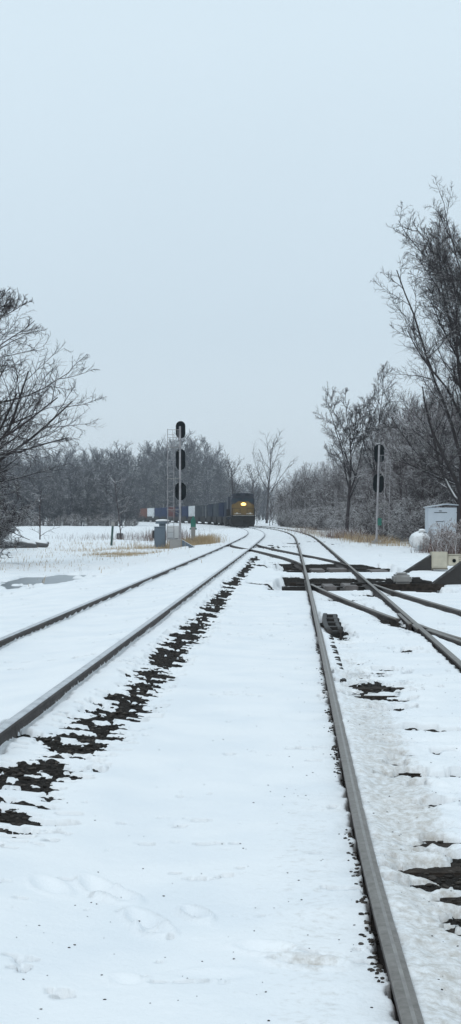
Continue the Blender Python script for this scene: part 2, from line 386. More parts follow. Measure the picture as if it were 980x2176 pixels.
# stones beside the near rail and small debris lying on the snow
n = 700; yy = 4.8+16*r.rand(n)**1.2; yy = yy[fbm(yy, yy*0, .3, 3, 91) > .54]; n = len(yy); xx = XR(yy)-HG-.045-.02*np.abs(r.randn(n)); zz = snow_z(xx[None], yy[None])[0][0]
st2 = stones('rail_side_stones', np.stack([xx, yy, zz+.002], 1), (.004+.009*r.rand(n)), M['stone'], 7); tag(st2, kind='stuff')
n = 800; yy = 5+22*r.rand(n)**1.5; xx = XR(yy)-3.0+3.6*np.sqrt(r.rand(n)); zz = snow_z(xx[None], yy[None])[0][0]
st3 = stones('snow_debris', np.stack([xx, yy, zz+.001], 1), .0022+.0045*r.rand(n)**2, M['tie'], 8, .4); tag(st3, kind='stuff')

# ------------------------------------------------------------------ rails
def rail(fx, y0, y1, zf, top, label, name='steel_rail', group=None, hw=.0365):
    ys = [y0]
    while ys[-1] < y1: ys.append(ys[-1]+min(.25+ys[-1]*.02, 5))
    ys = np.array(ys); ys[-1] = y1
    xs = fx(ys); dx = np.gradient(xs, ys); nx = 1/np.sqrt(1+dx*dx); ny = -dx*nx; zs = zf(xs, ys)
    k = hw/.0365
    P = [(-.030, -.0), (-.002, .0016), (.012, .0016), (.030, 0), (.0365, -.008), (.0355, -.036), (.010, -.047), (.009, -.145), (.07, -.165), (.07, -.18), (-.07, -.18), (-.07, -.165), (-.009, -.145), (-.010, -.047), (-.0355, -.036), (-.0365, -.008)]
    P = [(a*k, b) for a, b in P]; n = len(P)
    V = np.zeros((len(ys), n, 3))
    for j, (a, b) in enumerate(P): V[:, j, 0] = xs+a*nx; V[:, j, 1] = ys+a*ny; V[:, j, 2] = zs+b
    a = np.arange(len(ys)-1)[:, None]*n; j = np.arange(n)[None, :]; j2 = (j+1) % n
    F = np.stack([a+j, a+n+j, a+n+j2, a+j2], -1).reshape(-1, 4)
    mi = np.tile([1, 2, 1, 1]+[0]*(n-5)+[1], len(ys)-1)
    o = npmesh(name, V.reshape(-1, 3), F, [M['rail_side'], *top], smooth=False, mi=mi)
    me = o.data; bm = bmesh.new(); bm.from_mesh(me); bm.verts.ensure_lookup_table()
    try:
        bm.faces.new([bm.verts[i] for i in range(n)]); bm.faces.new([bm.verts[(len(ys)-1)*n+i] for i in range(n-1, -1, -1)])
    except Exception: pass
    bm.to_mesh(me); bm.free()
    return tag(o, label, 'rail', group)
dull = (M['rail_worn'], M['rail_band']); pale_top = (M['rail_pale'], M['rail_pale'])
G = 'running rails of the two main tracks'
rail(lambda y: XL(y)-HG, 2, 560, lambda x, y: zL(y), pale_top, 'outermost left dark steel rail with snow banked behind it', group=G)
rail(lambda y: XL(y)+HG, 2, 560, lambda x, y: zL(y), pale_top, 'second dark rail from the left, beside the strip of bare black ballast', group=G)
rail(lambda y: XR(y)-HG, 2, 560, lambda x, y: zR(y), dull, 'brown worn steel rail running up from the bottom right foreground', group=G)
rail(lambda y: XR(y)+HG, 2, 560, lambda x, y: zR(y), dull, 'grey rail leaving at the right edge, crossed by the frog', group=G)
zt = lambda x, y: zT(x, y)-.005
G2 = 'curved rails of the crossover'
rail(co_l, 50.6, 84.6, zt, (M['rail_side'], M['rail_worn']), 'nearer curved crossover rail linking the left track to the right track', group=G2)
rail(co_r, 50.6, 84.6, zt, (M['rail_side'], M['rail_worn']), 'farther curved crossover rail ending at the melted switch points', group=G2)
G3 = 'rails of the diverging siding'
rail(dv_l, 24.1, 36.6, lambda x, y: zt(x, y), dull, 'curved closure rail running from the switch points to the frog', group=G3)
rail(dv_l, 6, 21.9, lambda x, y: zt(x, y), dull, 'diverging rail leaving the frog towards the right edge', group=G3)
rail(dv_r, 6, 36.6, lambda x, y: zt(x, y), dull, 'rightmost diverging rail curving off past the switch machine', group=G3)
# frog with wing rails, guard rail
fr = empty('frog', (0, 0, 0), label='cast steel crossing frog with flared wing rails in a melted dark patch', cat='frog')
def bar(fx, y0, y1, zoff, name, parent, hw=.03, m=None):
    o = rail(fx, y0, y1, lambda x, y: zT(x, y)+zoff, (M['iron'], M['iron']) if 'bar' in name else (M['rail_worn'], M['rail_worn']), None, name, hw=hw)
    for k_ in ('label', 'category', 'group'):
        if k_ in o: del o[k_]
    o.parent = parent; return o
bar(lambda y: XR(y)+HG-.03-.09*sst(22.5, 20.3, y)-.055, 23.0, 25.6, -.008, 'wing_rail', fr)
bar(lambda y: dv_l(y)+.085+.03*np.abs(y-22)*.6, 20.2, 23.6, -.010, 'wing_rail', fr)
bar(lambda y: XR(y)+HG+.0*y-.02-.15*(24.4-y)*0, 22.0, 23.0, -.006, 'frog_point', fr, .05)
for i in range(6):
    pl = MB(); yy = 21.6+i*.52; xx = float(XR(yy))+HG-.02
    pl.box(xx-.28, xx+.22, yy-.13, yy+.13, .10-.20, .10-.168, .006)
    for q in (-.22, -.15, .17): pl.rod((xx+q, yy, -.08), (xx+q, yy, -.035), .018)
    pl.build('frog_plate', M['iron'], fr)
gd = empty('guard_rail', (0, 0, 0), label='short black guard rail with bolted plates beside the brown rail, opposite the frog', cat='guard rail')
bar(lambda y: XR(y)-HG+.115+.012*(y-23.3)**2, 21.5, 25.3, .012, 'guard_bar', gd, .035)
bar(lambda y: XR(y)-HG+.30+.004*(y-23.3)**2, 21.6, 24.9, .01, 'back_bar', gd, .028)
for i in range(8):
    g = MB(); yy = 21.75+i*.46; xx = float(XR(yy))-HG
    g.box(xx+.14, xx+.36, yy-.07, yy+.07, -.02, .085+.03*(i % 2), .008)
    g.build('brace', M['iron'], gd)
# spikes and clip heads poking from the snow nearer the camera
for i in range(26):
    yy = 15.3+i*.235; xx = float(XR(yy))-HG+.15; zz = snow_at(xx, yy)
    o = MB().box(-.035, .03, -.028, .028, -.04, .012+.008*math.sin(i*2.1), .004).build('rail_clip', M['iron'], loc=(xx, yy, zz)); tag(o, 'small black clip in the row poking through snow beside the brown rail', 'rail clip', 'row of small rail clips')

# ------------------------------------------------------------------ wooden ties that show through the melted snow
def tie(x0, x1, y, z, w, label, rz=0):
    b = MB(); b.box(x0, x1, -w/2, w/2, -.17, 0, .012)
    o = b.build('wooden_tie', M['tie']); o.location = (0, y, z); return tag(o, label, 'railway tie', 'wooden ties under the right track')
for y_, lb in ((6.25, 'nearest exposed wooden tie at the lower right corner'), (6.85, 'wooden tie in the largest bare patch, second from the bottom'), (7.4, 'wooden tie in the largest bare patch, third from the bottom'), (7.95, 'wooden tie at the far edge of the largest bare patch'),
               (10.15, 'wooden tie showing as a thin dark line, first above the big patch'), (10.7, 'wooden tie showing as a thin dark line, second above the big patch'), (11.2, 'wooden tie showing as a thin dark line, third above the big patch'),
               (13.2, 'wooden tie in the lone dark patch, nearer one'), (14.5, 'wooden tie in the lone dark patch, middle one'), (15.1, 'wooden tie in the lone dark patch, farther one')):
    xr = float(XR(y_)); tie(xr-.70, xr+.70, y_, base_level(np.array([xr]), np.array([y_]))[0]-.040, .22, lb)
# crib of the heated switch: ties, hot air covers, rods
def crib(yc, x0, x1, blocks, labs):
    for k, (dy, lb) in enumerate(((-2.0, labs[0]), (2.2, labs[1]))):
        b = MB(); b.box(x0+.35, x1, -.12, .12, -.3, -.09, .012); o = b.build('switch_tie', M['tie']); o.location = (0, yc+dy, .0+k*.01); tag(o, lb, 'railway tie')
    t = empty('heater_duct', (0, yc, 0), label=labs[2], cat='heater duct')
    b = MB(); b.box(x0+.1, x1-.1, .1, .5, -.3, -.10, .01); b.build('duct_trunk', M['duct'], t)
    for (a, c, h) in blocks:
        b = MB(); b.box(a, c, -1.5, .09, -.28, h, .02); b.build('duct_cover', M['crib_cover'], t)
    for q in (.95, -.85): b = MB(); b.rod((x0+.5, q, -.07), (x1-.6, q, -.07), .022); b.build('switch_rod', M['iron'], t)
crib(39.2, 1.25, 5.0, [(2.36, 2.66, -.02), (2.86, 3.2, .0), (3.62, 3.8, -.06)], ('wooden switch tie on the near edge of the nearer melted trough', 'wooden switch tie on the far edge of the nearer melted trough', 'dark heater duct with two grey covers in the nearer melted trough'))
crib(50.9, 1.6, 5.3, [(2.65, 3.1, -.02), (3.25, 3.85, .0), (4.6, 5.2, -.05)], ('wooden switch tie on the near edge of the farther melted trough', 'wooden switch tie on the far edge of the farther melted trough', 'dark heater duct with two brown covers in the farther melted trough'))
# switch machine
t = empty('switch_machine', (4.35, 38.3, 0), label='grey snow dusted switch machine on dark ties right of the tracks', cat='switch machine')
b = MB(); b.box(-.22, .22, -.35, .35, .04, .26, .05); b.box(-.14, .14, -.25, .25, .26, .31, .03); b.build('housing', M['concrete'], t)
b = MB(); b.box(.24, .50, -.2, .15, .03, .19, .04); b.rod((.5, 0, .1), (.75, -.1, .06), .035); b.build('motor', M['duct'], t)
b = MB(); b.box(-.42, -.24, -.15, .1, .02, .16, .03); b.rod((-.42, 0, .06), (-1.3, 0, .02), .03); b.build('throw_rod', M['duct'], t)
b = MB(); b.box(-.75, 1.0, -.62, -.36, -.12, .04, .015); b.box(-.75, .85, .4, .66, -.12, .045, .015); b.build('mounting_timber', M['tie'], t)

# ------------------------------------------------------------------ heater blowers with their wedge shaped ducts
def wedge(yc, x0, x1, h, lb, dep=.5):
    o = MB().prism([(x0, -.05), (x0+.1, .0), (x1, h), (x1+.02, h-.02), (x1+.02, -.3), (x0+.1, -.3)], -dep/2, dep/2, 'y', .008).build('blower_duct', M['duct'])
    o.location = (0, yc, 0); return tag(o, lb, 'air duct', 'wedge shaped blower ducts')
wedge(47.6, 5.42, 6.36, .54, 'dark wedge shaped air duct left of the square beige box')
wedge(38.6, 5.05, 5.92, .58, 'dark wedge shaped air duct at the right edge, nearest to the camera')
def blower(x, y, z, w, h, lb):
    t = empty('blower_cabinet', (x, y, z), label=lb, cat='heater cabinet', group='switch heater blowers')
    b = MB(); b.box(0, w, 0, .45, .05, h, .015); b.build('cabinet_body', M['beige'], t)
    b = MB(); b.box(w*.07, w*.93, -.012, .0-.001, .10, h*.94, .005); b.box(w*.33, w*.36, -.02, -.012, h*.3, h*.78); b.box(w*.5, w*.53, -.02, -.012, h*.3, h*.78); b.build('cabinet_door', M['beige'], t)
    b = MB(); b.box(-.01, w+.01, -.02, .46, 0, .048, .005); b.build('cabinet_skid', M['beige_dark'], t)
    b = MB(); b.box(w+.02, w+.75, .1, .5, .12, h*.82, .02); b.box(w+.02, w+.78, .06, .54, h*.83, h*.86, .004); b.build('blower_body', M['beige'], t)
    b = MB(); b.rod((w+.22, .085, h*.5), (w+.22, .10, h*.5), .06, n=16); b.build('air_inlet', M['black'], t)
    b = MB()
    for i in range(4): b.box(w+.36, w+.72, .085, .10, .2+i*.06, .22+i*.06)
    b.build('louvre', M['beige_dark'], t)
    return t
blower(6.32, 47.3, .06, .50, .56, 'square beige heater cabinet between the two dark wedge ducts')
blower(5.95, 38.4, .04, .55, .60, 'beige heater cabinet cut off by the right edge beside the nearest duct')

# ------------------------------------------------------------------ equipment house and propane tank on the right
t = empty('equipment_house', (10.5, 80, .0), rz=rad(-3), label='silver aluminium signal equipment house with snow covered low roof at right edge', cat='equipment house')
b = MB(); b.box(0, 2.6, 0, 2.2, .0, 2.2, .01); b.build('wall', M['alu'], t)
b = MB(); b.prism([(-.08, 2.2), (1.0, 2.36), (2.7, 2.2), (2.7, 2.24), (1.0, 2.42), (-.08, 2.25)], -.12, 2.3, 'y', .008); b.build('roof', M['alu'], t)
for (a, c) in ((.30, 1.05), (1.45, 2.2)):
    b = MB(); b.box(a, c, -.018, -.002, .25, 2.05, .004); d = b.build('door', M['alu'], t)
    b = MB(); b.box(a+.02, c-.05, -.035, -.020, 1.92, 1.95); b.box(a+.10, a+.52, -.035, -.020, 1.45, 1.475); b.box(a+.28, a+.42, -.035, -.020, 2.0, 2.04); b.build('door_vent', M['black'], d)
    b = MB(); b.rod((a+.1, -.02, 1.0), (a+.1, -.07, 1.0), .03); b.build('handle', M['iron'], d)
t = empty('propane_tank', (8.9+.55, 74.2, 0), label='white rounded propane tank under snow beside the silver equipment house', cat='propane tank')
b = MB(); b.rod((0, .2, .52), (0, 2.0, .52), .42, n=28); b.ball((0, .2, .52), .42, (1, .55, 1), 4); b.ball((0, 2.0, .52), .42, (1, .55, 1), 3)
b.ball((0, .9, .66), .40, (1.08, 1.7, .86), 4); b.build('tank', M['white'], t, True)
b = MB(); b.rod((.06, .6, .93), (.06, .6, 1.03), .17, .16, 20); b.ball((.06, .6, 1.03), .16, (1.1, 1.1, .55), 3); b.build('valve_dome', M['white'], t, True)
b = MB(); b.box(-.12, .26, .30, .46, .915, .945, .005); b.build('dome_gap', M['black'], t)
b = MB(); b.box(-.22, .30, -.16, 0.1, .08, .30, .02); b.build('saddle', M['tanklow'], t)

# ------------------------------------------------------------------ signals
def oval(w, h, n=10):
    r_ = w/2; c = h/2-r_; P = []
    for i in range(n+1): a = math.pi*i/n; P.append((r_*math.cos(a), c+r_*math.sin(a)))
    for i in range(n+1): a = math.pi+math.pi*i/n; P.append((r_*math.cos(a), -c+r_*math.sin(a)))
    return P
def signal(name_loc, H, heads, side, plats, lad, label, lean=0, box=None):
    t = empty('signal_mast', name_loc, label=label, cat='railway signal', group='railway signal masts seen from behind')
    t.rotation_euler = (0, lean, 0)
    b = MB(); b.rod((0, 0, .25), (0, 0, H), .068, .058, 14); b.build('pole', M['galv'], t, False)
    b = MB(); b.box(-.28, .28, -.28, .28, -.4, .22, .02); b.rod((0, 0, .2), (0, 0, .32), .16, .13, 12); b.build('foundation', M['concrete'], t)
    for (z, w, h) in heads:
        hd = MB().prism([(p[0]+.03, p[1]+z) for p in oval(w, h)], .12, .15, 'y').prism([(p[0]+.03, p[1]+z) for p in oval(w*.62, h*.86)], .15, .32, 'y', .01).box(-.05, .06, .06, .14, z-.15, z+.15).build('signal_head', M['black'], t)
        for q in (-1, 0, 1):
            zz = z+q*h*.27
            hb = MB(); P = []
            for i in range(9): a = math.pi*(-.1+1.2*i/8); P.append((.03+.11*math.cos(a), zz+.11*math.sin(a)))
            for i in range(8, -1, -1): a = math.pi*(-.1+1.2*i/8); P.append((.03+.10*math.cos(a), zz+.10*math.sin(a)))
            hb.prism(P, .32, .55, 'y'); hb.build('hood', M['black'], hd)
    x0, x1, z0, z1 = lad
    b = MB(); b.rod((x0, -.05, z0), (x0, -.05, z1), .022, n=6); b.rod((x1, -.05, z0), (x1, -.05, z1-.3), .018, n=6)
    z = z0+.2
    while z < z1-.3: b.rod((x0, -.05, z), (x1, -.05, z), .012, n=6); z += .30
    b.build('ladder', M['galv'], t)
    for z in plats:
        b = MB(); xa, xb = (min(x0, 0)-.05, max(x0, 0)+.05)
        b.box(xa, xb, -.30, .06, z-.03, z, .004); b.rod((0, 0, z-.28), ((x0+x1)/2, -.05, z-.03), .015, n=6); b.build('platform', M['concrete'], t)
    if plats:
        z = plats[-1]; s_ = x0
        b = MB()
        for q in (.55, 1.0): b.rod((s_, -.28, z+q), (0, -.28, z+q), .014, n=6)
        for xx in (s_, s_*.6, s_*.15): b.rod((xx, -.28, z), (xx, -.28, z+1.0), .012, n=6)
        b.build('railing', M['galv'], t)
    if box:
        b = MB(); b.box(*box, .01); b.build('terminal_box', M['green'], t)
    return t
signal((-2.95, 88, .0), 7.0, [(6.80, .56, 1.02), (5.06, .55, 1.24), (3.20, .64, 1.06)], -1, (2.13, 3.95, 5.78), (-.72, -.36, .3, 6.85), 'tall signal mast with three black oval heads left of the tracks')
signal((8.72, 90, .05), 5.95, [(5.45, .60, 1.12), (3.66, .64, 1.16)], 1, (2.45, 4.33), (.70, .40, .8, 5.3), 'shorter signal mast with two black oval heads right of the tracks', rad(1.6), (.03, .26, -.14, -.02+.08, 1.15, 1.58))

# ------------------------------------------------------------------ equipment by the left signal
ZG = -.02
t = empty('relay_cabinet', (-4.05, 86, ZG), label='blue grey relay cabinet beside the base of the left signal mast', cat='cabinet')
b = MB(); b.box(-.30, .30, 0, .5, .0, 1.12, .015); b.box(-.33, .33, -.03, .53, 1.12, 1.17, .01); b.build('cabinet_body', M['cab_grey'], t)
b = MB(); b.box(-.24, .14, -.02, -.002, .12, .98, .006); b.build('cabinet_door', M['cab_grey'], t)
b = MB(); b.box(-.42, -.3, .05, .35, .5, .95, .01); b.build('meter_box', M['iron'], t)
t = empty('air_vent', (-4.0, 88.5, ZG), label='grey vent with round snow capped hood behind the relay cabinet', cat='vent')
b = MB(); b.rod((0, 0, 0), (0, 0, 1.35), .2, n=14); b.rod((0, 0, 1.32), (0, 0, 1.48), .42, .38, 20); b.build('hood', M['cab_grey'], t)
b = MB(); b.ball((0, 0, 1.5), .42, (1, 1, .2), 3); b.build('snow_cap', M['white'], t, True)
t = empty('battery_box', (-3.5, 89.5, ZG), label='white steel box with black seam just left of the mast foot', cat='equipment box')
b = MB(); b.box(-.3, .42, 0, .6, .3, 1.2, .03); b.build('box_body', M['white'], t)
b = MB(); b.box(-.28, .40, -.012, 0, .42, .45); b.box(.12, .15, -.012, 0, .45, 1.1); b.build('seam', M['black'], t)
o = MB().box(-3.45, -2.75, 85.2, 85.9, -.35, .42, .02).box(-3.55, -3.0, 85.25, 85.7, .425, .46, .01).build('concrete_block', M['concrete']); tag(o, 'pale square concrete block in front of the left signal mast', 'concrete block')
o = MB().prism([(-2.72, .40), (-2.0, -.02), (-1.75, -.02), (-1.75, -.3), (-2.72, -.3)], 85.0, 85.6, 'y', .01).build('blower_duct', M['cab_grey']); tag(o, 'grey wedge shaped air duct sloping down from the pale concrete block', 'air duct')
o = MB().box(-2.35, -2.1, 89.8, 90.0, -.1, 1.1, .01).build('marker_post', M['concrete']); tag(o, 'short pale square post just right of the left signal mast', 'post')
t = empty('trackside_box', (-2.35, 95, 0), label='small green trackside box on a stem in front of the train', cat='equipment box')  # plain green equipment box on a stem, gives no light
b = MB(); b.box(-.16, .16, -.1, .1, 1.0, 1.55, .02); b.prism([(-.1, 1.55), (.1, 1.55), (.04, 1.75), (-.04, 1.75)], -.08, .08, 'y'); b.box(-.22, .22, -.12, .12, .9, 1.0, .01); b.build('green_case', M['green'], t)
b = MB(); b.rod((0, 0, 0), (0, 0, .92), .05); b.build('stem', M['iron'], t)
# posts in the field
t = empty('field_post', (-7.75, 98, -.15), label='leaning dark green marker post with pale cap alone in the snowy field', cat='post'); t.rotation_euler = (0, rad(4), 0)
b = MB(); b.box(-.07, .07, -.05, .05, -.3, 1.25, .01); b.build('shaft', M['dgreen'], t)
b = MB(); b.box(-.13, .13, -.08, .08, 1.25, 1.52, .02); b.build('cap', M['concrete'], t)
o = MB().box(-.28, .28, -.2, .2, .0, .5, .03).box(-.15, .12, -.22, -.2, .15, .38).build('junction_box', M['rock'], loc=(-9.4, 128, -.2)); tag(o, 'small dark box half sunk in the snow right of the field post', 'junction box')
for i, (x, y_, s, lb) in enumerate(((-13.6, 92, .55, 'dark snow capped boulder at the far left edge'), (-12.6, 91, .62, 'long snow capped boulder second from the left edge'), (-11.9, 94, .40, 'small snow capped boulder farthest from the left edge'))):
    b = MB(); b.ball((0, 0, 0), s, (1.5, 1., .75), 3)
    rr = RS(i+3)
    for v in b.bm.verts: v.co *= 1+.25*(vn(np.array([v.co.x*3+9]), np.array([v.co.y*3+v.co.z*5+i]))[0]-.5)
    o = b.build('boulder', M['rock'], smooth=True, loc=(x, y_, .0)); tag(o, lb, 'boulder', 'snow capped boulders at the left edge')
for i, (x, y_, s, lb) in enumerate(((-2.05, 92, .35, 'pale rounded rock in dry grass right of the signal'), (-1.35, 94, .32, 'second pale rounded rock in dry grass, nearer the rail'))):
    b = MB(); b.ball((0, 0, 0), s, (1.5, 1., .7), 3)
    for v in b.bm.verts: v.co *= 1+.3*(vn(np.array([v.co.x*4+9]), np.array([v.co.y*4+v.co.z*6+i]))[0]-.5)
    o = b.build('pale_rock', M['concrete'], smooth=True, loc=(x, y_, .10)); tag(o, lb, 'rock', 'pale rocks beside the signal')

# ------------------------------------------------------------------ the train
def track_at(Y):
    Y = float(Y); x = float(XL(Y)); d = (float(XL(Y+.5))-float(XL(Y-.5)))
    return x, math.atan(-d)
def on_track(t, Yfront, L):
    xf, _ = track_at(Yfront); xb, _ = track_at(Yfront+L*.99)
    t.location = (xf, Yfront, .19); t.rotation_euler = (0, 0, math.atan2(-(xb-xf), L))
def wheelset(b, yc):
    for q in (-1.6, 0, 1.6):
        for s in (-1, 1): b.rod((s*.80, yc+q, .50), (s*.66, yc+q, .50), .50, n=20)
t = empty('locomotive', label='dark blue freight locomotive with gold nose and lit headlight facing the camera', cat='locomotive')
on_track(t, 207, 22); t.scale = (1.07, 1, 1.0)
nose = [(-1.18, 1.70), (1.18, 1.70), (1.20, 2.9), (1.02, 3.28), (.62, 3.62), (-.62, 3.62), (-1.02, 3.28), (-1.20, 2.9)]
b = MB(); b.prism(nose, .95, 2.5, 'y', .06); b.build('nose', M['gold'], t)
b = MB(); b.prism([(-1.5, 1.65), (1.5, 1.65), (1.5, 3.9), (1.25, 4.42), (-1.25, 4.42), (-1.5, 3.9)], 2.45, 5.2, 'y', .05); cab = b.build('cab', M['navy'], t)
b = MB(); b.prism([(-1.47, 1.70), (1.47, 1.70), (1.47, 3.1), (1.2, 3.3), (-1.2, 3.3), (-1.47, 3.1)], 2.40, 2.46, 'y', .01); b.build('cab_front_panel', M['gold'], t)
for s in (-1, 1):
    b = MB(); b.box(min(s*.12, s*.72), max(s*.12, s*.72), 2.405, 2.44, 3.72, 4.12, .01); b.build('windscreen', M['glass'], cab)
    b = MB(); b.box(min(s*.82, s*1.36), max(s*.82, s*1.36), 2.405, 2.44, 3.55, 4.0, .01); b.build('windscreen', M['glass'], cab)
    b = MB(); b.box(min(s*1.49, s*1.515), max(s*1.49, s*1.515), 3.0, 4.6, 3.2, 3.85, .01); b.build('side_window', M['glass'], cab)
b = MB(); b.prism([(-1.55, 4.38), (1.55, 4.38), (1.3, 4.62), (.7, 4.78), (-.7, 4.78), (-1.3, 4.62)], 2.2, 5.3, 'y', .02); b.build('roof', M['navy'], cab)
b = MB(); b.box(-.85, -.3, 2.12, 2.2, 4.42, 4.6, .01); b.box(.3, .85, 2.12, 2.2, 4.42, 4.6, .01); b.build('number_board', M['black'], t)
b = MB(); b.rod((0, .92, 3.22), (0, 1.0, 3.22), .30, n=24); b.build('headlight_housing', M['black'], t)
b = MB(); b.rod((-.13, .88, 3.22), (-.13, .93, 3.22), .17, n=20); b.rod((.16, .88, 3.22), (.16, .93, 3.22), .17, n=20); b.ball((0, .93, 3.22), .22, (1.25, .3, 1.0), 2); b.build('headlight', M['lampcore'], t)
for s in (-1, 1):
    b = MB(); b.rod((s*.85, .14, 1.95), (s*.85, .22, 1.95), .11, n=14); b.build('ditch_light', M['steelwhite'], t)
b = MB(); b.box(-1.52, 1.52, .2, 22, 1.42, 1.62, .02); b.box(-1.5, 1.5, .05, .9, 1.28, 1.45, .02); b.build('walkway', M['under'], t)
b = MB(); b.box(-1.35, 1.35, .02, .06, 1.64, 1.68); b.box(-1.2, -.35, .0, .03, 1.86, 1.92); b.box(.35, 1.2, .0, .03, 1.86, 1.92); b.build('white_step_edge', M['steelwhite'], t)
b = MB(); b.prism([(-1.45, .45), (1.45, .45), (1.5, 1.40), (-1.5, 1.40)], .1, .5, 'y', .02); b.prism([(-1.3, .12), (0, .08), (1.3, .12), (1.45, .75), (-1.45, .75)], -.25, .12, 'y', .03); b.build('snow_plough', M['under'], t)
b = MB(); b.box(-.2, .2, -.55, .1, .75, 1.05, .04); b.build('coupler', M['under'], t)
b = MB()
for s in (-1, 1):
    for yy in (.15, .9): b.rod((s*1.42, yy, 1.6), (s*1.42, yy, 2.65), .03, n=6)
    b.rod((s*1.42, .15, 2.65), (s*1.42, 2.4, 2.65), .03, n=6); b.rod((s*1.42, .15, 2.65), (s*.45, .15, 2.65), .03, n=6); b.rod((s*.45, .15, 1.6), (s*.45, .15, 2.65), .03, n=6)
    for i in range(12): b.rod((s*1.48, 5.6+i*1.35, 1.6), (s*1.48, 5.6+i*1.35, 2.6), .025, n=6)
    b.rod((s*1.48, 5.5, 2.6), (s*1.48, 21.5, 2.6), .025, n=6)
b.build('handrail', M['under'], t)
b = MB(); b.box(-.95, .95, 5.2, 16.2, 1.6, 4.15, .06); b.box(-1.45, 1.45, 16.2, 21.0, 1.9, 4.45, .08); b.box(-.75, .75, 8, 10.5, 4.15, 4.5, .05); b.box(-1.4, 1.4, 5.4, 8.0, 3.2, 4.3, .06); b.build('engine_hood', M['navy'], t)
b = MB(); b.box(-1.35, 1.35, 8.6, 13.6, .45, 1.4, .15); b.build('fuel_tank', M['under'], t)
for yc in (3.8, 18.0):
    b = MB(); wheelset(b, yc); b.box(-1., 1., yc-.25, yc+.25, .5, .9, .05); b.box(-1.15, -.95, yc-2.3, yc+2.3, .45, .95, .05); b.box(.95, 1.15, yc-2.3, yc+2.3, .45, .95, .05); b.build('wheel_truck', M['under'], t)
# container cars
COL = {'slate': (.022, .03, .045), 'blue': (.015, .03, .08), 'dark blue': (.010, .018, .045), 'white': (.60, .63, .65), 'red': (.10, .03, .03), 'rust': (.14, .06, .045), 'grey': (.04, .05, .06), 'teal': (.02, .09, .10)}
for k, c in COL.items(): M['c_'+k] = mat('c_'+k.replace(' ', '_'), c, .85, scale=1.2, var=.2)
order = ['slate', 'dark blue', 'grey', 'slate', 'dark blue', 'slate', 'grey', 'white', 'blue', 'dark blue', 'red', 'blue', 'blue', 'white', 'rust', 'rust', 'slate']; order.pop(5)
words = ['right behind the locomotive', 'second behind the locomotive', 'third behind the locomotive', 'fourth behind the locomotive', 'fifth behind the locomotive', 'sixth behind the locomotive', 'just ahead of the bright white one', 'standing out right of the signal mast', 'first left of the bright white one', 'seen just right of the signal mast', 'seen between mast and ladder of the signal', 'seen left of the signal ladder', 'above the round snow capped vent', 'above the relay cabinet, farther left', 'at the tail end, nearer one', 'at the tail end, second last', 'last one, hidden by brush at left']; words.pop(5)
cm = {}
def cont_mesh(col):
    n = 30; P = []
    for s in (1, -1):
        ys = np.linspace(.25, 11.95, n*2)
        pts = [(s*(1.22 if (i//1) % 2 else 1.185), y_) for i, y_ in enumerate(ys)]
        P += pts if s == 1 else pts[::-1]
    b = MB(); b.prism(P, 1.1, 3.72, 'z')
    return b
car0 = None; cont0 = {}
for i, colr in enumerate(order):
    Yf = 230.5+i*15.2
    if car0 is None:
        car0 = empty('well_car', cat='rail car')
        b = MB(); b.box(-1.3, 1.3, .9, 13.3, .55, .85, .03); b.box(-1.42, -1.3, 1.5, 12.7, .5, 1.5, .02); b.box(1.3, 1.42, 1.5, 12.7, .5, 1.5, .02); b.box(-1.0, 1.0, .1, 1.2, .95, 1.08, .02); b.box(-1.0, 1.0, 13.0, 14.1, .95, 1.08, .02); b.box(-.15, .15, -.5, 14.7, .75, .95, .02); b.build('car_frame', M['under'], car0)
        for yc in (.9, 13.3):
            b = MB()
            for q in (-.85, .85):
                for s in (-1, 1): b.rod((s*.8, yc+q, .45), (s*.66, yc+q, .45), .45, n=16)
            b.box(-.95, .95, yc-.2, yc+.2, .4, .65, .03); b.box(-1.05, -.9, yc-1.1, yc+1.1, .35, .7, .04); b.box(.9, 1.05, yc-1.1, yc+1.1, .35, .7, .04); b.build('wheel_truck', M['under'], car0)
        car = car0
    else:
        car = car0.copy(); link(car)
        for ch in list(car0.children):
            c = ch.copy(); link(c, car)
    on_track(car, Yf, 14.2); tag(car, 'empty black well car between loaded ones behind the locomotive' if i == 4 else 'black flat rail car under the container '+words[i], 'rail car', 'container cars of the train')
    if i == 4: continue   # one car runs empty
    if colr not in cont0:
        ct = empty('shipping_container'); cont_mesh(colr).build('container_shell', M['c_'+colr], ct)
        b = MB(); b.box(-1.22, 1.22, .1, .24, 1.08, 3.74, .01); fr_ = b.build('front_frame', M['c_'+colr], ct)
        b = MB(); b.box(-.04, .04, .07, .098, 1.2, 3.6); b.box(-.6, -.56, .07, .098, 1.2, 3.6); b.box(.56, .6, .07, .098, 1.2, 3.6); b.build('lock_bar', M['galv'], fr_)
        b = MB(); b.box(-1.22, 1.22, .1, 12.1, 3.745, 3.80, .01); b.build('container_roof', M['c_'+colr], ct)
        cont0[colr] = ct; c = ct
    else:
        src = cont0[colr]; c = src.copy(); link(c)
        for ch in list(src.children):
            d = ch.copy(); link(d, c)
            for g_ in list(ch.children): link(g_.copy(), d)
    c.location = Vector(car.location)+Matrix.Rotation(car.rotation_euler[2], 3, 'Z') @ Vector((0, 1.0, 0)); c.rotation_euler = car.rotation_euler
    tag(c, colr+' corrugated shipping container on the train, '+words[i], 'container', 'containers on the train')

